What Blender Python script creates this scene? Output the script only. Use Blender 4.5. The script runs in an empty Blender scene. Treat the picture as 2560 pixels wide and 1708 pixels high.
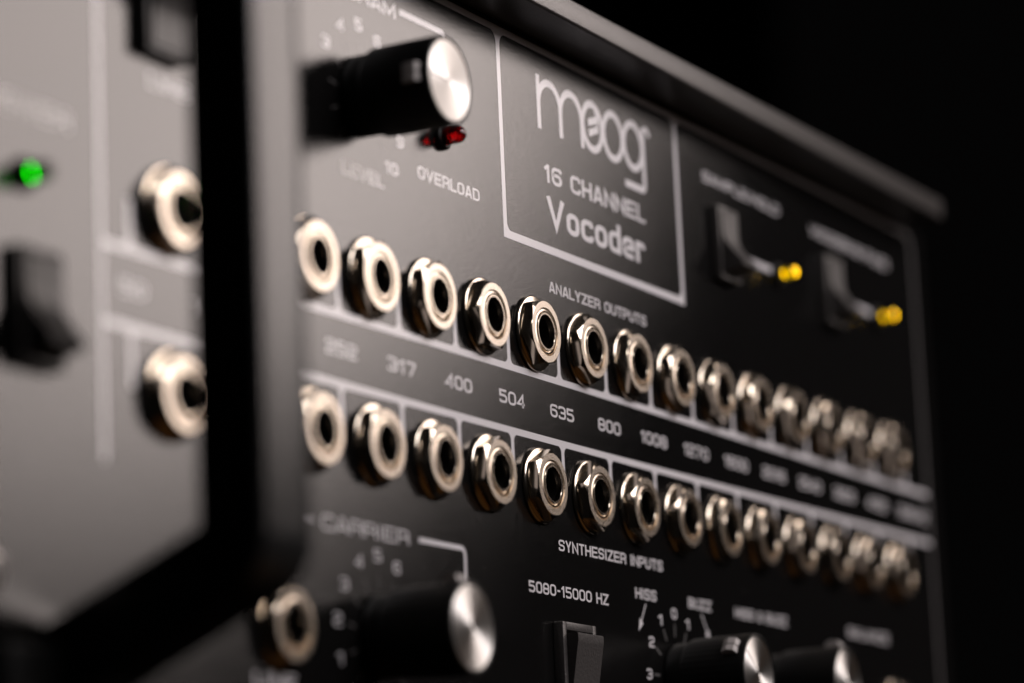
import bpy, bmesh, math, random
from mathutils import Vector, Matrix

# ------------------------------------------------------------------ camera, light, exposure
S = 0.01                                   # everything below is measured in centimetres
SC = bpy.context.scene
COL = SC.collection

cam_data = bpy.data.cameras.new('camera')
cam = bpy.data.objects.new('camera', cam_data)
COL.objects.link(cam)
yaw, pitch, roll = math.radians(-62.57768), math.radians(11.13285), math.radians(-2.50657)
R_cam = (Matrix.Rotation(yaw, 3, 'Z') @ Matrix.Rotation(math.pi / 2 + pitch, 3, 'X') @ Matrix.Rotation(roll, 3, 'Z'))
CAMERA_SPOT = Vector((-41.80875, -24.73208, -10.10407))
R4 = R_cam.to_4x4()
cam.matrix_world = Matrix.Translation(CAMERA_SPOT * S) @ R4
cam_data.sensor_width = 36.0
cam_data.lens = 111.00973
cam_data.clip_start = 0.01
cam_data.clip_end = 50.0
cam_data.dof.use_dof = True
cam_data.dof.focus_distance = 55.4 * S
cam_data.dof.aperture_fstop = 8.5
cam_data.dof.aperture_blades = 0
SC.camera = cam

world = bpy.data.worlds.new('World')
SC.world = world
world.use_nodes = True
bg = world.node_tree.nodes['Background']
bg.inputs['Color'].default_value = (0.010, 0.009, 0.009, 1)
bg.inputs['Strength'].default_value = 0.12

SC.view_settings.view_transform = 'Standard'
SC.view_settings.look = 'None'
SC.view_settings.exposure = 0.0
SC.view_settings.gamma = 1.0
SC.view_settings.use_curve_mapping = False
SC.cycles.use_denoising = True
SC.cycles.max_bounces = 8
SC.cycles.caustics_refractive = False
SC.cycles.sample_clamp_indirect = 6.0


def area(name, centre, aim, width, height, radiance, colour, shape='RECTANGLE'):
    d = bpy.data.lights.new(name, 'AREA')
    d.shape = shape
    d.size = width * S
    d.size_y = height * S
    d.energy = radiance * math.pi * (width * S) * (height * S) * (math.pi / 4 if shape == 'ELLIPSE' else 1.0)
    d.color = colour
    o = bpy.data.objects.new(name, d)
    COL.objects.link(o)
    c, a = Vector(centre), Vector(aim)
    o.location = c * S
    o.rotation_euler = (a - c).to_track_quat('-Z', 'Y').to_euler()
    return o


# one large soft box, right of the camera and a little above the panel
area('softbox', (58.5, -46, 30.7), (2, 0, 2), 41, 46, 4.25, (1.0, 0.868, 0.815), 'ELLIPSE')
# a second, weaker one straight in front: it lights the print and the raised edges
area('front_softbox', (13, -56, 37), (7, 0, 0), 42, 30, 8.2, (1.0, 0.93, 0.93))
# the warm wooden desk below throws a little light back up
area('desk_bounce', (16, -26, -34), (8, 0, -2), 50, 30, 0.05, (1.0, 0.45, 0.12))

# ------------------------------------------------------------------ materials
MATS = {}


def mat(name, base, rough=0.5, metal=0.0, spec=0.5, **kw):
    m = bpy.data.materials.new(name)
    m.use_nodes = True
    b = m.node_tree.nodes['Principled BSDF']
    b.inputs['Base Color'].default_value = (*base, 1)
    b.inputs['Roughness'].default_value = rough
    b.inputs['Metallic'].default_value = metal
    b.inputs['Specular IOR Level'].default_value = spec
    for k, v in kw.items():
        b.inputs[k.replace('_', ' ')].default_value = v
    MATS[name] = m
    return m


def grain(m, scale, strength, dist, stretch=(1, 1, 1), detail=3.0, rough_var=0.0, base_var=0.0):
    """fine surface grain: bump, with a little variation of roughness"""
    nt = m.node_tree
    n, l = nt.nodes, nt.links
    b = n['Principled BSDF']
    tc = n.new('ShaderNodeTexCoord')
    mp = n.new('ShaderNodeMapping')
    mp.inputs['Scale'].default_value = stretch
    no = n.new('ShaderNodeTexNoise')
    no.inputs['Scale'].default_value = scale
    no.inputs['Detail'].default_value = detail
    l.new(tc.outputs['Object'], mp.inputs['Vector'])
    l.new(mp.outputs['Vector'], no.inputs['Vector'])
    bu = n.new('ShaderNodeBump')
    bu.inputs['Strength'].default_value = strength
    bu.inputs['Distance'].default_value = dist
    l.new(no.outputs['Fac'], bu.inputs['Height'])
    l.new(bu.outputs['Normal'], b.inputs['Normal'])
    if rough_var:
        mr = n.new('ShaderNodeMapRange')
        r0 = b.inputs['Roughness'].default_value
        mr.inputs['From Min'].default_value = 0.3
        mr.inputs['From Max'].default_value = 0.7
        mr.inputs['To Min'].default_value = r0 - rough_var
        mr.inputs['To Max'].default_value = r0 + rough_var
        l.new(no.outputs['Fac'], mr.inputs['Value'])
        l.new(mr.outputs['Result'], b.inputs['Roughness'])
    return no


def brushed_sheet(name, base, rough, ior, bump, worn=False):
    """dull base under a satin coat whose brush marks (along X) spread reflected light up and down"""
    m = bpy.data.materials.new(name)
    m.use_nodes = True
    nt = m.node_tree
    n, l = nt.nodes, nt.links
    n.remove(n['Principled BSDF'])
    out = n['Material Output']
    tc = n.new('ShaderNodeTexCoord')
    mp = n.new('ShaderNodeMapping')
    mp.inputs['Scale'].default_value = (1.3, 1.3, 15.0)
    no = n.new('ShaderNodeTexNoise')
    no.inputs['Scale'].default_value = 430.0
    no.inputs['Detail'].default_value = 3.0
    l.new(tc.outputs['Object'], mp.inputs['Vector'])
    l.new(mp.outputs['Vector'], no.inputs['Vector'])
    bu = n.new('ShaderNodeBump')
    bu.inputs['Strength'].default_value = bump
    bu.inputs['Distance'].default_value = 0.0002
    l.new(no.outputs['Fac'], bu.inputs['Height'])
    mr = n.new('ShaderNodeMapRange')
    mr.inputs['From Min'].default_value = 0.3
    mr.inputs['From Max'].default_value = 0.7
    mr.inputs['To Min'].default_value = rough - 0.014
    mr.inputs['To Max'].default_value = rough + 0.014
    l.new(no.outputs['Fac'], mr.inputs['Value'])
    di = n.new('ShaderNodeBsdfDiffuse')
    di.inputs['Color'].default_value = (*base, 1)
    if worn:                               # a few dust specks, and faint smears in the sheen
        vo = n.new('ShaderNodeTexVoronoi')
        vo.inputs['Scale'].default_value = 150.0
        l.new(tc.outputs['Object'], vo.inputs['Vector'])
        lt = n.new('ShaderNodeMath')
        lt.operation = 'LESS_THAN'
        lt.inputs[1].default_value = 0.014
        l.new(vo.outputs['Distance'], lt.inputs[0])
        mc = n.new('ShaderNodeMix')
        mc.data_type = 'RGBA'
        mc.inputs[6].default_value = (*base, 1)
        mc.inputs[7].default_value = (0.30, 0.28, 0.26, 1)
        l.new(lt.outputs['Value'], mc.inputs[0])
        l.new(mc.outputs[2], di.inputs['Color'])
        n2 = n.new('ShaderNodeTexNoise')
        n2.inputs['Scale'].default_value = 38.0
        n2.inputs['Detail'].default_value = 4.0
        l.new(tc.outputs['Object'], n2.inputs['Vector'])
        ad = n.new('ShaderNodeMath')
        ad.operation = 'MULTIPLY_ADD'
        ad.inputs[1].default_value = 0.05
        ad.inputs[2].default_value = rough - 0.039
        l.new(n2.outputs['Fac'], ad.inputs[0])
        l.new(ad.outputs['Value'], mr.inputs['To Min'])
        a2 = n.new('ShaderNodeMath')
        a2.operation = 'ADD'
        a2.inputs[1].default_value = 0.028
        l.new(ad.outputs['Value'], a2.inputs[0])
        l.new(a2.outputs['Value'], mr.inputs['To Max'])
    gl = n.new('ShaderNodeBsdfAnisotropic')
    gl.distribution = 'BECKMANN'
    gl.inputs['Color'].default_value = (1, 1, 1, 1)
    gl.inputs['Anisotropy'].default_value = 0.316
    l.new(mr.outputs['Result'], gl.inputs['Roughness'])
    br = n.new('ShaderNodeCombineXYZ')
    br.inputs['X'].default_value = 1.0
    l.new(br.outputs['Vector'], gl.inputs['Tangent'])
    fr = n.new('ShaderNodeFresnel')
    fr.inputs['IOR'].default_value = ior
    l.new(bu.outputs['Normal'], gl.inputs['Normal'])
    mx = n.new('ShaderNodeMixShader')
    l.new(fr.outputs['Fac'], mx.inputs['Fac'])
    l.new(di.outputs['BSDF'], mx.inputs[1])
    l.new(gl.outputs['BSDF'], mx.inputs[2])
    l.new(mx.outputs['Shader'], out.inputs['Surface'])
    return m


panel_m = brushed_sheet('black_anodised_panel', (0.0055, 0.0053, 0.0053), 0.216, 1.62, 0.10, True)
ink_m = brushed_sheet('pale_grey_print', (0.68, 0.66, 0.685), 0.225, 1.76, 0.0)
frame_m = brushed_sheet('dull_grey_frame_line', (0.12, 0.115, 0.115), 0.225, 1.62, 0.0)
lip_m = mat('powder_coated_case', (0.038, 0.034, 0.033), 0.31, 0.0, 0.9)
grain(lip_m, 2600.0, 0.3, 0.0002, (1, 1, 1), 2.0)
handle_m = mat('black_satin_handle', (0.014, 0.014, 0.014), 0.22, 0.0, 0.5)
grain(handle_m, 2600.0, 0.2, 0.0002)
plastic_m = mat('black_plastic', (0.004, 0.004, 0.004), 0.5, 0.0, 0.2)
rocker_m = mat('dark_rocker_plastic', (0.050, 0.046, 0.045), 0.40, 0.0, 0.5)
grain(rocker_m, 1800.0, 0.3, 0.0003)
tab_m = mat('pale_pointer_paint', (0.42, 0.39, 0.38), 0.5)
nickel_m = mat('nickel_plating', (0.64, 0.56, 0.465), 0.18, 1.0)
washer_m = mat('polished_nickel', (0.68, 0.60, 0.50), 0.15, 1.0)
bore_m = mat('dark_socket_interior', (0.006, 0.005, 0.004), 0.5, 0.0, 0.2)
groove_m = mat('engraved_line', (0.01, 0.01, 0.01), 0.6)
black_m = mat('black_cloth', (0.0015, 0.0015, 0.0015), 0.95, 0.0, 0.1)
screw_m = mat('dull_steel', (0.45, 0.43, 0.42), 0.35, 1.0)

# spun aluminium: circular brush marks give the bow-tie highlight
cap_m = mat('spun_aluminium', (0.72, 0.70, 0.675), 0.45, 1.0)
cb = cap_m.node_tree.nodes['Principled BSDF']
cb.inputs['Anisotropic'].default_value = 0.9
cb.inputs['Anisotropic Rotation'].default_value = 0.25
tan = cap_m.node_tree.nodes.new('ShaderNodeTangent')
tan.direction_type = 'RADIAL'
tan.axis = 'Z'
cap_m.node_tree.links.new(tan.outputs['Tangent'], cb.inputs['Tangent'])

side_m = mat('polished_nut_side', (0.60, 0.52, 0.42), 0.13, 1.0)

# turned brass faces: fine concentric tool marks
face_m = mat('turned_nickel_face', (0.66, 0.58, 0.49), 0.25, 1.0)
grain(face_m, 9000.0, 0.12, 0.00002, (1, 1, 1), 2.0, 0.04)


def lamp_lens(name, colour):
    m = mat(name, colour, 0.04)
    m.node_tree.nodes['Principled BSDF'].inputs['Transmission Weight'].default_value = 1.0
    return m


def lit(name, colour, strength):
    m = mat(name, colour, 0.3)
    b = m.node_tree.nodes['Principled BSDF']
    b.inputs['Emission Color'].default_value = (*colour, 1)
    b.inputs['Emission Strength'].default_value = strength
    return m


green_m = lamp_lens('green_lens', (0.02, 0.80, 0.02))
red_m = lamp_lens('red_lens', (0.70, 0.004, 0.006))
amber_m = lamp_lens('amber_lens', (1.0, 0.80, 0.02))
green_die_m = lit('lit_green_diode', (0.02, 1.0, 0.0), 7.0)
amber_die_m = lit('lit_amber_diode', (1.0, 0.62, 0.0), 9.0)
cup_m = mat('diode_cup', (0.7, 0.7, 0.7), 0.25, 1.0)


# ------------------------------------------------------------------ mesh helpers (cm, panel plane is X-Z, outward is -Y)
def link(name, bm, m, parent=None, smooth=None, loc=None):
    me = bpy.data.meshes.new(name)
    if m in (ink_m, frame_m):                         # flat print: every face looks out of the panel
        for f in bm.faces:
            f.normal_update()
            if f.normal.y > 0:
                f.normal_flip()
    else:
        bmesh.ops.recalc_face_normals(bm, faces=bm.faces[:])
    bm.to_mesh(me)
    bm.free()
    o = bpy.data.objects.new(name, me)
    COL.objects.link(o)
    for x in (m if isinstance(m, (list, tuple)) else [m]):
        me.materials.append(x)
    if smooth is not None:
        me.polygons.foreach_set('use_smooth', [True] * len(me.polygons))
        me.set_sharp_from_angle(angle=math.radians(smooth))
    o.parent = parent
    if loc is not None:
        o.location = Vector(loc) * S
    return o


def empty(name, loc, parent=None, rot=None):
    o = bpy.data.objects.new(name, None)
    COL.objects.link(o)
    o.empty_display_size = 0.005
    o.location = Vector(loc) * S
    if rot is not None:
        o.rotation_euler = rot
    o.parent = parent
    return o


def box(bm, x0, x1, y0, y1, z0, z1, bevel=0.0, seg=2):
    vs = [bm.verts.new(Vector((x, y, z)) * S) for x in (x0, x1) for y in (y0, y1) for z in (z0, z1)]
    q = [(0, 1, 3, 2), (4, 6, 7, 5), (0, 4, 5, 1), (2, 3, 7, 6), (0, 2, 6, 4), (1, 5, 7, 3)]
    fs = [bm.faces.new([vs[i] for i in f]) for f in q]
    if bevel:
        es = list({e for f in fs for e in f.edges})
        bmesh.ops.bevel(bm, geom=es, offset=bevel * S, segments=seg, profile=0.5, affect='EDGES')


def lathe(bm, prof, n=64, mi=0, radius=None):
    """revolve (radius, height) about the local Z axis; radius(r, angle) may reshape a ring"""
    rings = []
    for r, h in prof:
        if r < 1e-6:
            rings.append([bm.verts.new((0, 0, h * S))])
            continue
        ring = []
        for k in range(n):
            a = 2 * math.pi * k / n
            rr = radius(r, a, h) if radius else r
            ring.append(bm.verts.new((rr * math.cos(a) * S, rr * math.sin(a) * S, h * S)))
        rings.append(ring)
    for A, B in zip(rings, rings[1:]):
        for k in range(n):
            j = (k + 1) % n
            if len(A) == 1 and len(B) == 1:
                continue
            if len(A) == 1:
                f = bm.faces.new((A[0], B[k], B[j]))
            elif len(B) == 1:
                f = bm.faces.new((A[k], A[j], B[0]))
            else:
                f = bm.faces.new((A[k], A[j], B[j], B[k]))
            f.material_index = mi


OUT = (math.radians(90), 0, 0)             # local Z turned to point out of the panel (-Y), local X stays X, local Y becomes Z


# ------------------------------------------------------------------ stroke lettering
def fillet(pts, closed):
    """pts: (x, z) or (x, z, r). Returns a dense polyline with the corners rounded by r."""
    n = len(pts)
    out = []
    for i, p in enumerate(pts):
        r = p[2] if len(p) > 2 else 0.0
        c = Vector((p[0], p[1]))
        if r <= 0 or (not closed and i in (0, n - 1)):
            out.append(c)
            continue
        a = Vector(pts[(i - 1) % n][:2])
        b = Vector(pts[(i + 1) % n][:2])
        u, v = (a - c), (b - c)
        r = min(r, u.length * 0.5, v.length * 0.5)
        p0, p1 = c + u.normalized() * r, c + v.normalized() * r
        k = 6
        for s in range(k + 1):
            t = s / k
            # superelliptic corner: fuller than a circle, as in square sans lettering
            w = 0.62
            q = (p0 * (1 - t) ** 2 + c * 2 * t * (1 - t) * w * 1.25 + p1 * t ** 2) / ((1 - t) ** 2 + 2 * t * (1 - t) * w * 1.25 + t ** 2)
            out.append(q)
    return out


_layer = [0]


def stroke(bm, pts, closed, t, y=0.0014):
    P = fillet(pts, closed)
    Q = [P[0]]
    for p in P[1:]:
        if (p - Q[-1]).length > 1e-5:
            Q.append(p)
    if closed and (Q[0] - Q[-1]).length < 1e-5:
        Q.pop()
    n = len(Q)
    _layer[0] = (_layer[0] + 1) % 7
    yy = -(y + 0.0002 * _layer[0])
    L, R = [], []
    for i, p in enumerate(Q):
        d0 = (p - Q[i - 1]).normalized() if (i > 0 or closed) else None
        d1 = (Q[(i + 1) % n] - p).normalized() if (i < n - 1 or closed) else None
        d0 = d0 or d1
        d1 = d1 or d0
        m = d0 + d1
        m = m.normalized() if m.length > 1e-6 else d0
        nrm = Vector((-m.y, m.x))
        c = max(0.4, nrm.dot(Vector((-d0.y, d0.x))))
        o = nrm * (t / 2 / c)
        for lst, q in ((L, p + o), (R, p - o)):
            lst.append(bm.verts.new((q.x * S, yy * S, q.y * S)))
    for i in range(n if closed else n - 1):
        j = (i + 1) % n
        bm.faces.new((L[i], L[j], R[j], R[i]))


def glyph(ch, w, h, t):
    """centre lines of a square sans letter in a box w by h; returns [(points, closed)]"""
    m = t / 2
    L, R, B, T, M = m, w - m, m, h - m, h * 0.5
    r = min(w, h) * 0.30
    X = w / 2
    g = {
        '0': [([(L, B, r), (L, T, r), (R, T, r), (R, B, r)], True)],
        '1': [([(X + .14 * w, 0), (X + .14 * w, h)], False), ([(X - .42 * w, h * .70), (X + .10 * w, h - m * .9)], False)],
        '2': [([(L, h * .70), (L, T, r), (R, T, r), (R, M + .02 * h, r), (L, M - .1 * h, r), (L, B), (w, B)], False)],
        '3': [([(L, h * .74), (L, T, r), (R, T, r), (R, M, r * .6), (w * .3, M)], False), ([(w * .3, M), (R, M, r * .6), (R, B, r), (L, B, r), (L, h * .26)], False)],
        '4': [([(R - .14 * w, 0), (R - .14 * w, T), (L, h * .27), (w, h * .27)], False)],
        '5': [([(R, T), (L, T), (L, M + .06 * h), (R, M + .06 * h, r), (R, B, r), (L, B, r * .8), (L, h * .24)], False)],
        '6': [([(R, h * .76), (R, T, r), (L, T, r), (L, B, r), (R, B, r), (R, M + .06 * h, r), (L, M + .06 * h)], False)],
        '7': [([(0, T), (R, T, r * .4), (w * .38, 0)], False)],
        '8': [([(L, B, r), (L, M, r * .6), (R, M, r * .6), (R, B, r)], True), ([(L + .01 * w, M, r * .6), (L + .01 * w, T, r), (R - .01 * w, T, r), (R - .01 * w, M, r * .6)], True)],
        '9': [([(L, h * .24), (L, B, r), (R, B, r), (R, T, r), (L, T, r), (L, M - .06 * h, r), (R, M - .06 * h)], False)],
        'A': [([(m * .9, 0), (X - .07 * w, T), (X + .07 * w, T), (w - m * .9, 0)], False), ([(w * .2, h * .27), (w * .8, h * .27)], False)],
        'B': [([(L, B), (L, T), (R - .03 * w, T, r), (R - .03 * w, M, r * .6), (L, M)], False), ([(L, M), (R, M, r * .6), (R, B, r), (L, B)], False)],
        'C': [([(R, h * .68), (R, T, r), (L, T, r), (L, B, r), (R, B, r), (R, h * .32)], False)],
        'D': [([(L, B), (L, T), (R, T, r), (R, B, r)], True)],
        'E': [([(w, T), (L, T), (L, B), (w, B)], False), ([(L, M), (w * .92, M)], False)],
        'F': [([(w, T), (L, T), (L, 0)], False), ([(L, M), (w * .9, M)], False)],
        'G': [([(R, h * .70), (R, T, r), (L, T, r), (L, B, r), (R, B, r), (R, M), (w * .5, M)], False)],
        'H': [([(L, 0), (L, h)], False), ([(R, 0), (R, h)], False), ([(L, M), (R, M)], False)],
        'I': [([(X, 0), (X, h)], False)],
        'K': [([(L, 0), (L, h)], False), ([(R, h), (L, M * .9)], False), ([(w * .35, M), (R, 0)], False)],
        'L': [([(L, h), (L, B), (w, B)], False)],
        'M': [([(L, 0), (L, T), (X, h * .2), (R, T), (R, 0)], False)],
        'N': [([(L, 0), (L, T), (R, B), (R, h)], False)],
        'O': [([(L, B, r), (L, T, r), (R, T, r), (R, B, r)], True)],
        'P': [([(L, 0), (L, T), (R, T, r), (R, M - .06 * h, r), (L, M - .06 * h)], False)],
        'R': [([(L, 0), (L, T), (R, T, r), (R, M - .04 * h, r), (L, M - .04 * h)], False), ([(R - .18 * w, M - .04 * h), (R, h * .36, r * .5), (R, 0)], False)],
        'S': [([(R, h * .70), (R, T, r), (L, T, r), (L, M, r * .9), (R, M, r * .9), (R, B, r), (L, B, r), (L, h * .30)], False)],
        'T': [([(0, T), (w, T)], False), ([(X, T), (X, 0)], False)],
        'U': [([(L, h), (L, B, r), (R, B, r), (R, h)], False)],
        'V': [([(m * .9, h), (X, B * .7), (w - m * .9, h)], False)],
        'W': [([(L * .8, h), (w * .27, B), (X, h * .9), (w * .73, B), (w - L * .8, h)], False)],
        'Y': [([(L, h), (X, h * .42), (R, h)], False), ([(X, h * .45), (X, 0)], False)],
        'Z': [([(0, T), (R, T), (L, B), (w, B)], False)],
        '-': [([(w * .12, M), (w * .88, M)], False)],
        '/': [([(w * .15, 0), (w * .85, h)], False)],
        '&': [([(w, B), (w * .22, h * .72), (w * .3, T, r * .5), (w * .7, T, r * .5), (w * .65, h * .6), (L, h * .34, r * .6), (L, B, r * .6), (w * .62, B, r), (w, h * .42)], False)],
        'o': [([(L, B, r), (L, h * .73 - m, r), (R, h * .73 - m, r), (R, B, r)], True)],
        'c': [([(R, h * .5), (R, h * .73 - m, r), (L, h * .73 - m, r), (L, B, r), (R, B, r), (R, h * .23)], False)],
        'd': [([(L, B, r), (L, h * .73 - m, r), (R, h * .73 - m), (R, B)], True), ([(R, h * .6), (R, h)], False)],
        'e': [([(L, h * .37), (R, h * .37), (R, h * .73 - m, r), (L, h * .73 - m, r), (L, B, r), (R + m * .4, B)], False)],
        'r': [([(L, 0), (L, h * .73)], False), ([(L, h * .42), (L, h * .73 - m, r), (R, h * .73 - m, r), (R, h * .5)], False)],
    }
    return g.get(ch, [])


WIDTH = {'1': .60, 'I': .34, ' ': .52, '-': .62, 'M': 1.18, 'W': 1.3, '/': .6, 'r': .8, 'L': .88, 'T': .92, 'V': 1.08}


def lettering(text, x0, x1, z0, h, parent, t=None, name='printed_word', wide=None, fat=1.55):
    bm = bmesh.new()
    t = t or h * 0.165
    wd = dict(WIDTH, **(wide or {}))
    tot = sum(wd.get(c, 1.0) for c in text)
    gap = 0.13
    unit = (x1 - x0) / (tot + gap * (len(text) - 1))
    x = x0
    for c in text:
        w = wd.get(c, 1.0) * unit
        for pts, closed in glyph(c, w / fat, h, t):
            stroke(bm, [(x / fat + p[0], z0 + p[1], *p[2:]) for p in pts], closed, t)
        x += w + gap * unit
    for v in bm.verts:                     # stems come out wider than bars
        v.co.x *= fat
    return link(name, bm, ink_m, parent)


# ------------------------------------------------------------------ black surroundings
bm = bmesh.new()
bk = [bm.verts.new(Vector(p) * S) for p in ((-140, 90, -90), (240, 90, -90), (240, 90, 130), (-140, 90, 130))]
bm.faces.new(bk)
bd = link('backdrop', bm, black_m)
bd['kind'] = 'structure'

# ------------------------------------------------------------------ the vocoder: case and front panel
voc = empty('vocoder', (8, 0, -6.9))
voc['label'] = 'black vocoder rack unit with two rows of nickel jacks and white printed lettering'
voc['category'] = 'rack unit'
ORIGIN = Vector((8, 0, -6.9))


def at(x, y, z):
    return (x - ORIGIN.x, y - ORIGIN.y, z - ORIGIN.z)


XL, XR, ZB, ZT = -10.6, 26.95, -6.75, 6.255
bm = bmesh.new()
box(bm, XL, XR, 0.0, 0.30, ZB, ZT)
panel = link('front_panel', bm, panel_m, voc, loc=at(0, 0, 0))

bm = bmesh.new()
box(bm, XL, 25.75, -1.0, 14.0, 6.26, 6.72, 0.05, 3)
link('case_top', bm, lip_m, voc, 40, at(0, 0, 0))
bm = bmesh.new()
box(bm, XL, XR, 0.305, 14.0, ZB, ZT)
link('case_body', bm, plastic_m, voc, loc=at(0, 0, 0))

# printed frames
LW = 0.118
P = 1.905
bm = bmesh.new()
XO, XI = 26.19, -6.42
stroke(bm, [(25.4, 6.09), (XO, 6.09, .45), (XO, ZB)], False, 0.125)
link('frame_line', bm, frame_m, panel)
bm = bmesh.new()
stroke(bm, [(-10.4, 6.09), (25.398, 6.09)], False, 0.125)
stroke(bm, [(XI, -3.1), (XI, 6.026)], False, 0.10)
ZTOP = 6.09
for xv in (5.795, 13.159):
    stroke(bm, [(xv, ZTOP - .064), (xv, 2.456)], False, 0.135)
stroke(bm, [(5.795 - .0675, 2.382), (13.159 + .0675, 2.382)], False, 0.145)
stroke(bm, [(XI, 0.0), (XO, 0.0)], False, LW)
stroke(bm, [(XI, -1.118), (XO, -1.118)], False, LW)
for k in range(-3, 14):
    stroke(bm, [(k * P, LW / 2 + .0005), (k * P, 0.73)], False, LW * .95)
    stroke(bm, [(k * P, -1.118 - LW / 2 - .0005), (k * P, -1.976)], False, LW * .95)


def corner(bm, x, z, sx, sz, r):
    """small concave fillet in the inner corner at (x, z) opening towards (sx, sz)"""
    _layer[0] = (_layer[0] + 1) % 7
    yy = -(0.0014 + 0.0002 * _layer[0])
    pts = [(x, z)]
    for s in range(6):
        a = math.pi / 2 * s / 5
        pts.append((x + sx * r * (1 - math.sin(a)), z + sz * r * (1 - math.cos(a))))
    bm.faces.new([bm.verts.new((px * S, yy * S, pz * S)) for px, pz in pts])


for k in range(-3, 14):
    for sx in (-1, 1):
        corner(bm, k * P + sx * LW * .45, LW * .48, sx, 1, .13)
        corner(bm, k * P + sx * LW * .45, -1.118 - LW * .48, sx, -1, .13)
for xv, sxs in ((5.795, (-1, 1)), (13.159, (-1, 1))):
    for sx in sxs:
        corner(bm, xv + sx * .066, ZTOP - .06, sx, -1, .22)
corner(bm, 5.795 + .066, 2.382 + .07, 1, 1, .16)
corner(bm, 13.159 - .066, 2.382 + .07, -1, 1, .16)
link('printed_border', bm, ink_m, panel)

# printed words
W = lambda *a, **k: lettering(*a, parent=panel, **k)
for i, s in enumerate(['50', '159', '200', '252', '317', '400', '504', '635', '800', '1008', '1270', '1600', '2016', '2540', '3200', '4032', '5080']):
    xc = (i - 3) * P + .05
    hw = .155 * len(s) if len(s) < 4 else .57
    W(s, xc - hw, xc + hw, -.672, .235)
W('HZ', 25.50, 26.02, -.672, .235)
W('ANALYZER OUTPUTS', 7.38, 11.40, 1.60, .20)
W('SYNTHESIZER INPUTS', 7.29, 11.56, -3.05, .20)
W('5080-15000 HZ', 6.09, 9.18, -3.87, .20)
W('HISS', 10.32, 11.22, -3.64, .20)
W('BUZZ', 12.64, 13.68, -3.64, .20)
W('HISS & BUZZ', 14.82, 17.40, -3.66, .20)
W('BALANCE', 20.75, 23.05, -3.62, .20)
W('SAMPLE/HOLD', 14.42, 18.28, 5.07, .21)
W('VOCODER/BYPASS', 20.02, 24.52, 5.0, .21)
W('OVERLOAD', 2.73, 4.88, 2.76, .21)
W('LEVEL', .26, 1.58, 2.34, .215)
W('PROGRAM', -.62, 2.17, 5.36, .245)
W('CARRIER', -.72, 1.98, -3.47, .235, t=.028)
W('POWER', -9.05, -7.12, 1.42, .26)
W('LINE', -5.15, -4.1, 2.52, .22)
W('LINE', -2.75, -1.6, -5.98, .22)
W('16', 7.40, 8.09, 3.64, .335, t=.060)
W('CHANNEL', 8.44, 11.60, 3.64, .335, t=.060)
W('Vocoder', 7.44, 11.52, 2.82, .565, t=.098, wide={'V': 1.37})
for (cx, cz, step, names) in ((.93, 3.66, 27, '0 1 2 3 4 5 6 7 8 9 10'), (.96, -5.02, 27, '0 1 2 3 4 5 6 7 8 9 10'),
                              (11.96, -5.0, 30, '4 3 2 1 0 1 2 3 4')):
    lab = names.split()
    for i, s in enumerate(lab):
        a = math.radians((i - (len(lab) - 1) / 2) * step)
        r = 1.20 if step == 30 else 1.30
        x, z = cx + r * math.sin(a), cz + r * math.cos(a)
        hw = .10 * len(s) + .015
        if z - .1 < ZB + .1 or (cz > 0 and i < 3):
            continue
        W(s, x - hw, x + hw, z - .105, .20, t=.024 if (step == 27 and cz < 0) else .034)
    bm = bmesh.new()
    for i in range(len(lab)):
        a = math.radians((i - (len(lab) - 1) / 2) * step)
        stroke(bm, [(cx + .76 * math.sin(a), cz + .76 * math.cos(a)), (cx + 1.0 * math.sin(a), cz + 1.0 * math.cos(a))], False, .045 if step == 30 else .025)
    link('dial_marks', bm, frame_m, panel)

# bracket lines round the two level knobs
for z0, zlow in ((5.52, 4.9), (-3.345, -4.3)):
    for pts in ([(2.30, z0), (3.84, z0, .12), (3.84, zlow)], [(-.90, z0), (-2.35, z0, .12), (-2.35, zlow)]):
        bm = bmesh.new()
        stroke(bm, pts, False, .105 if z0 > 0 else .085)
        link('bracket_line', bm, ink_m, panel)
# arrows under HISS and BUZZ, links from switches to lamps
for sx, x0 in ((-1, 10.74), (1, 13.22)):
    bm = bmesh.new()
    xa, za, xb, zb = x0, -3.72, x0 + sx * .35, -4.24
    d = (Vector((xb, zb)) - Vector((xa, za))).normalized()
    n = Vector((-d.y, d.x))
    h0 = Vector((xb, zb)) - d * .24
    q = [(xa, za, .018), (h0.x, h0.y, .018), (h0.x, h0.y, .085)]
    L = [bm.verts.new(((x + n.x * w) * S, -.0016 * S, (z + n.y * w) * S)) for x, z, w in q]
    R = [bm.verts.new(((x - n.x * w) * S, -.0016 * S, (z - n.y * w) * S)) for x, z, w in q]
    bm.faces.new((L[0], L[1], R[1], R[0]))
    tip = bm.verts.new((xb * S, -.0016 * S, zb * S))
    bm.faces.new((L[2], L[1], R[1], R[2], tip))
    link('printed_arrow', bm, ink_m, panel)
for x0, x1 in ((15.6, 17.70), (21.3, 23.32)):
    bm = bmesh.new()
    stroke(bm, [(x0, 3.80), (x1, 3.80)], False, .125)
    link('printed_link_line', bm, ink_m, panel)

# maker's mark: joined round letters
bm = bmesh.new()


def arc(cx, cz, rx, rz, a0, a1, n=28):
    return [(cx + rx * math.cos(math.radians(a0 + (a1 - a0) * i / n)), cz + rz * math.sin(math.radians(a0 + (a1 - a0) * i / n))) for i in range(n + 1)]


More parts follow.
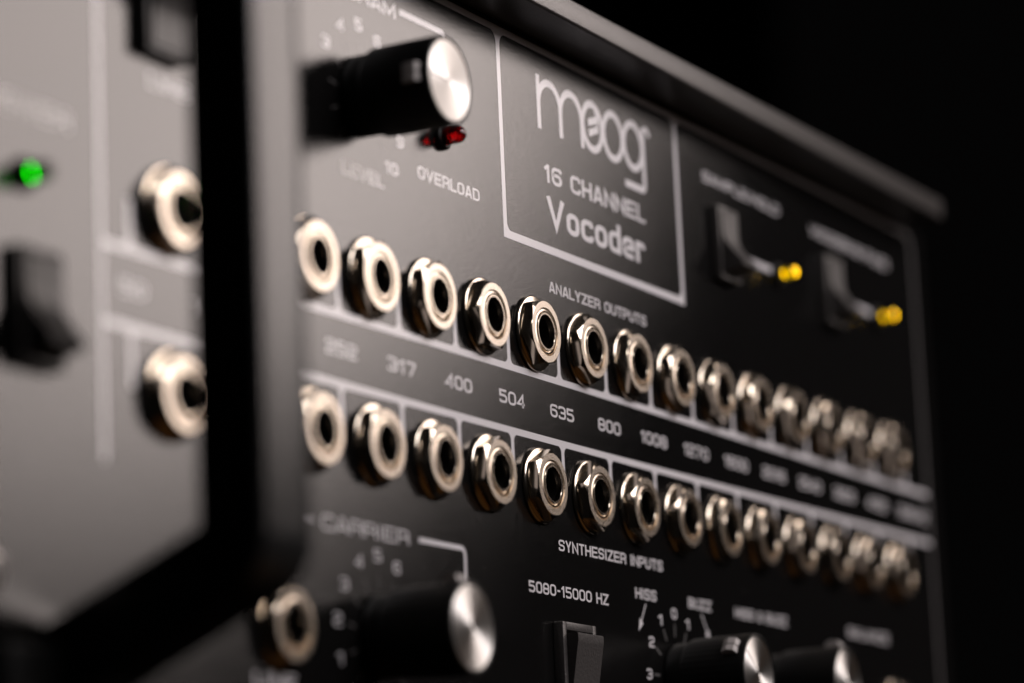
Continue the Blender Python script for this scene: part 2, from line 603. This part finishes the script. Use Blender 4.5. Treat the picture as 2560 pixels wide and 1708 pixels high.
MT = .138
stroke(bm, [(7.30, 4.60), (7.295, 5.61)], False, MT)
stroke(bm, arc(7.73, 5.08, .43, .445, 180, 0) + [(8.165, 4.60)], False, MT)
stroke(bm, arc(8.60, 5.08, .43, .445, 180, 0) + [(9.04, 4.60)], False, MT)
for cx in (9.475, 10.345, 11.215):
    stroke(bm, arc(cx, 5.095, .40, .435, 0, 350, 35), True, MT)
stroke(bm, [(11.66, 5.52), (11.66, 4.30, .12), (10.80, 4.30)], False, MT)
stroke(bm, arc(11.80, 5.42, .14, .13, 180, 0, 14), False, MT * .8)
for q in (((9.30, 5.21), (9.31, 5.08), (9.69, 5.20), (9.69, 5.35)), ((9.31, 5.01), (9.33, 4.88), (9.69, 5.02), (9.69, 5.15))):
    bm.faces.new([bm.verts.new((x * S, -.0031 * S, z * S)) for x, z in q])
stroke(bm, [(9.55, 5.50), (9.70, 5.30), (9.69, 5.0)], False, .055)
link('printed_logo', bm, ink_m, panel)


# ------------------------------------------------------------------ jacks
def tag_part(o, label):
    o['label'] = label


def hexr(r, a, h):
    return r


def make_jack_meshes():
    # washer
    bm = bmesh.new()
    lathe(bm, [(.40, .002), (.655, .002), (.674, .018), (.674, .050), (.660, .066), (.648, .070), (.40, .070)], 96)
    w = link('washer', bm, washer_m, None, 35)
    # hexagonal nut with a chamfered, turned face
    bm = bmesh.new()
    n = 144
    top, side = .268, .080
    fl = .547                                  # half the width across the flats

    def hx(a):
        k = (a + math.pi / 6) % (math.pi / 3) - math.pi / 6
        return min(fl / math.cos(k), .640)

    rows = []
    for fr in range(7):
        row = []
        for k in range(n):
            a = 2 * math.pi * k / n
            R = hx(a)
            edge = top - (R - .543) * .62
            if fr == 0:
                r, h = R - .004, side
            elif fr == 1:
                r, h = R, side + .004
            elif fr == 2:
                r, h = R, edge - .004
            elif fr == 3:
                r, h = R - .004, edge + .002
            elif fr == 4:
                r, h = .543, top
            elif fr == 5:
                r, h = .432, top
            else:
                r, h = .418, top - .05
            row.append(bm.verts.new((r * math.cos(a) * S, r * math.sin(a) * S, h * S)))
        rows.append(row)
    for A, B in zip(rows, rows[1:]):
        for k in range(n):
            j = (k + 1) % n
            f = bm.faces.new((A[k], A[j], B[j], B[k]))
            f.material_index = 1 if A in rows[:4] else 0
    nu = link('nut', bm, [face_m, side_m], None, 16)
    # threaded bushing with its bore
    bm = bmesh.new()
    lathe(bm, [(.416, .10), (.412, .245), (.403, .258), (.372, .262), (.366, .235), (.352, .235), (.346, .270), (.338, .278), (.306, .278), (.300, .272), (.300, .17)], 96, 0)
    lathe(bm, [(.300, .17), (.297, -.9), (0, -.9)], 48, 1)
    b = link('bushing', bm, [nickel_m, bore_m], None, 35)
    return w, nu, b


washer0, nut0, bushing0 = make_jack_meshes()
first_jack = [True]
random.seed(4)


def place_jack(x, z, turn, label=None):
    j = empty('jack', at(x, 0, z), voc, OUT)
    if label:
        tag_part(j, label)
    for src, rz in ((washer0, 0), (nut0, turn), (bushing0, 0)):
        o = src if first_jack[0] else src.copy()
        if not first_jack[0]:
            COL.objects.link(o)
        o.parent = j
        o.rotation_euler = (0, 0, math.radians(rz))
        if src is not bushing0:
            o.location = (0, 0, random.uniform(0, .00006))
    first_jack[0] = False
    return j


TURNS = {(3, 0): 40, (3, 1): 56, (4, 0): 9, (4, 1): 14, (2, 0): 28, (5, 1): 12, (5, 0): 35}
for i in range(-3, 13):
    for row, z in ((0, .729), (1, -1.976)):
        tn = TURNS.get((i, row), random.uniform(0, 60))
        place_jack((i + .5) * P, z, tn)
place_jack(-1.98, -5.05, 22, 'jack below the grip, above LINE')
place_jack(23.2, -5.05, 10)


# ------------------------------------------------------------------ knobs
def make_knob():
    bm = bmesh.new()
    flutes = 40

    def rib(r, a, h):
        return r * (1 + (.004 * math.cos(flutes * a) if .40 < h < 1.50 else 0))

    lathe(bm, [(0, .03), (.64, .03), (.665, .06), (.665, .33), (.70, .37), (.725, .42), (.735, 1.00), (.74, 1.52), (.735, 1.60), (.72, 1.645), (.69, 1.655), (.672, 1.64), (.670, 1.60), (0, 1.60)], 240, 0, rib)
    body = link('body', bm, plastic_m, None, 40)
    bm = bmesh.new()
    lathe(bm, [(.668, 1.602), (.668, 1.628), (.655, 1.642), (0, 1.642)], 96)
    cap = link('cap', bm, cap_m, None, 30)
    bm = bmesh.new()
    box(bm, -.012, .012, .02, .645, 1.6425, 1.6450)
    line = link('pointer_line', bm, groove_m, None)
    bm = bmesh.new()
    pr = [(.70, 1.20), (.80, 1.22), (.855, 1.33), (.83, 1.47), (.70, 1.53)]
    for s0, s1 in ((-.15, -.012), (.012, .15)):
        A = [bm.verts.new((s0 * S, r * S, h * S)) for r, h in pr]
        B = [bm.verts.new((s1 * S, r * S, h * S)) for r, h in pr]
        bm.faces.new(A)
        bm.faces.new(B)
        for k in range(len(pr)):
            q = (k + 1) % len(pr)
            bm.faces.new((A[k], A[q], B[q], B[k]))
    tab = link('pointer_tab', bm, tab_m, None)
    return body, cap, line, tab


knob_parts = make_knob()
for i, (x, z, turn, lab) in enumerate(((.93, 3.74, 90, 'knob above LEVEL with fully lit bright cap'), (.97, -5.0, 2, 'knob under CARRIER'),
                                       (12.0, -5.04, 52, None), (16.42, -4.97, -8, None))):
    k = empty('knob', at(x, 0, z), voc, (math.radians(90), 0, 0))
    k.rotation_euler = (Matrix.Rotation(math.radians(90), 3, 'X') @ Matrix.Rotation(math.radians(turn), 3, 'Z')).to_euler()
    if lab:
        tag_part(k, lab)
    for src in knob_parts:
        o = src if i == 0 else src.copy()
        if i:
            COL.objects.link(o)
        o.parent = k


# ------------------------------------------------------------------ rocker switches
def make_rocker(w, h, flip, tall=False):
    bm = bmesh.new()
    b = .14 if tall else .10
    for (x0, x1, z0, z1) in ((-w / 2, -w / 2 + b, -h / 2, h / 2), (w / 2 - b, w / 2, -h / 2, h / 2),
                             (-w / 2 + b, w / 2 - b, -h / 2, -h / 2 + b), (-w / 2 + b, w / 2 - b, h / 2 - b, h / 2)):
        box(bm, x0, x1, -.20, -.002, z0, z1, .02, 2)
    bezel = link('bezel', bm, rocker_m, None, 40)
    bm = bmesh.new()
    hw, hh = w / 2 - b - .015, h / 2 - b - .015
    prof = [(hh, .02), (hh, .22)]
    prof += [(hh * .6, .225), (hh * .25, .24), (hh * .05, .27), (-hh * .15, .34), (-hh * .40, .46), (-hh * .70, .63), (-hh * .80, .62), (-hh, .16), (-hh, .02)]
    if tall:
        prof = [(hh, .02), (hh * .9, .16), (-hh * .74, .40), (-hh * .78, .41), (-hh * .93, .41), (-hh * .95, .38), (-hh * .95, .02)]
    if flip:
        prof = [(-z, y) for z, y in prof]
    A = [bm.verts.new((-hw * S, -y * S, z * S)) for z, y in prof]
    B = [bm.verts.new((hw * S, -y * S, z * S)) for z, y in prof]
    bm.faces.new(A)
    bm.faces.new(B)
    for k in range(len(prof)):
        q = (k + 1) % len(prof)
        bm.faces.new((A[k], A[q], B[q], B[k]))
    es = [e for e in bm.edges if e.calc_face_angle(0) > .6]
    bmesh.ops.bevel(bm, geom=es, offset=.02 * S, segments=2, profile=.5, affect='EDGES')
    rock = link('rocker', bm, rocker_m, None, 40)
    return bezel, rock


for (x0, z0, w, h, flip, lab) in ((-8.56, -2.06, .98, 1.62, False, None), (-5.44, 2.98, 1.10, 1.50, True, None),
                                  (14.67, 3.10, .96, 1.50, False, 'rocker switch under SAMPLE/HOLD'), (20.32, 3.10, .96, 1.50, False, None),
                                  (6.92, -6.35, 1.30, 2.02, True, 'rocker switch under 5080-15000 HZ')):
    sw = empty('rocker_switch', at(x0 + w / 2, 0, z0 + h / 2), voc)
    if lab:
        tag_part(sw, lab)
    for o in make_rocker(w, h, flip, h > 1.9):
        o.parent = sw

# ------------------------------------------------------------------ indicator lamps
for (x, z, m, die, lab) in ((-8.22, .58, green_m, green_die_m, 'lit green indicator lamp'), (3.57, 3.63, red_m, None, 'dark red indicator lamp'),
                            (17.95, 3.75, amber_m, amber_die_m, 'lit amber indicator lamp'), (23.6, 3.75, amber_m, amber_die_m, 'lit amber indicator lamp')):
    e = empty('indicator_lamp', at(x, 0, z), voc, OUT)
    tag_part(e, lab)
    bm = bmesh.new()
    lathe(bm, [(.155, .11), (.19, .115), (.225, .09), (.235, .05), (.235, .002)], 48)
    link('collar', bm, plastic_m, e, 40)
    bm = bmesh.new()
    pr = [(0, .05), (.150, .05), (.150, .33)] + [(.150 * math.cos(q), .33 + .15 * math.sin(q)) for q in [math.pi / 2 * k / 9 for k in range(1, 9)]] + [(0, .48)]
    lathe(bm, pr, 48)
    link('lens', bm, m, e, 60)
    bm = bmesh.new()
    lathe(bm, [(0, .10), (.03, .10), (.085, .20), (.095, .20), (.095, .08), (0, .08)], 24)
    link('diode_cup', bm, cup_m, e, 40)
    if die:
        bm = bmesh.new()
        lathe(bm, [(0, .105), (.05, .11), (.05, .19), (0, .20)], 16)
        link('diode', bm, die, e, 40)

# ------------------------------------------------------------------ carrying handle: square bar bent back to the panel
bm = bmesh.new()
X0, X1 = -7.93, -6.37
out_path = [(0.02, -6.78), (-2.95, -5.52, .9), (-2.95, 5.52, .9), (0.02, 6.45)]
cl = [(.45, -6.22), (-2.97, -4.74, .22), (-2.97, 4.8, .22), (.45, 6.1)]
pl = fillet(cl, False)
half = .53
secs = []
for i, p in enumerate(pl):
    d0 = (p - pl[i - 1]).normalized() if i else (pl[1] - p).normalized()
    d1 = (pl[i + 1] - p).normalized() if i < len(pl) - 1 else d0
    m_ = (d0 + d1).normalized()
    nn = Vector((-m_.y, m_.x))
    c = max(.5, nn.dot(Vector((-d0.y, d0.x))))
    sec = []
    ring = []
    for b, sx, su, a0 in ((.52, 1, 1, 0), (.10, -1, 1, 90), (.12, -1, -1, 180), (.25, 1, -1, 270)):
        cx_ = X1 - b if sx > 0 else X0 + b
        cu = su * (half - b)
        for s in range(9):
            a = math.radians(a0 + 90 * s / 8)
            xx = cx_ + b * math.cos(a)
            uu = (cu + b * math.sin(a)) / c
            q = p + nn * uu
            ring.append(bm.verts.new((xx * S, q.x * S, q.y * S)))
    secs.append(ring)
for A, B in zip(secs, secs[1:]):
    n = len(A)
    for k in range(n):
        j = (k + 1) % n
        bm.faces.new((A[k], A[j], B[j], B[k]))
bm.faces.new(secs[0])
bm.faces.new(secs[-1])
hd = link('handle', bm, handle_m, voc, 40, at(0, 0, 0))
bm = bmesh.new()
box(bm, X0 - 1.3, X1 + .25, -.42, -.002, -7.1, -5.78, .1, 3)
link('handle_foot', bm, plastic_m, hd, 40)

# mounting screw at the left edge of the panel
bm = bmesh.new()
lathe(bm, [(.34, .002), (.34, .05), (.30, .12), (.20, .17), (.12, .18), (.11, .10), (0, .10)], 40)
sc = link('screw', bm, screw_m, voc, 40, at(-9.2, 0, -4.85))
sc.rotation_euler = OUT
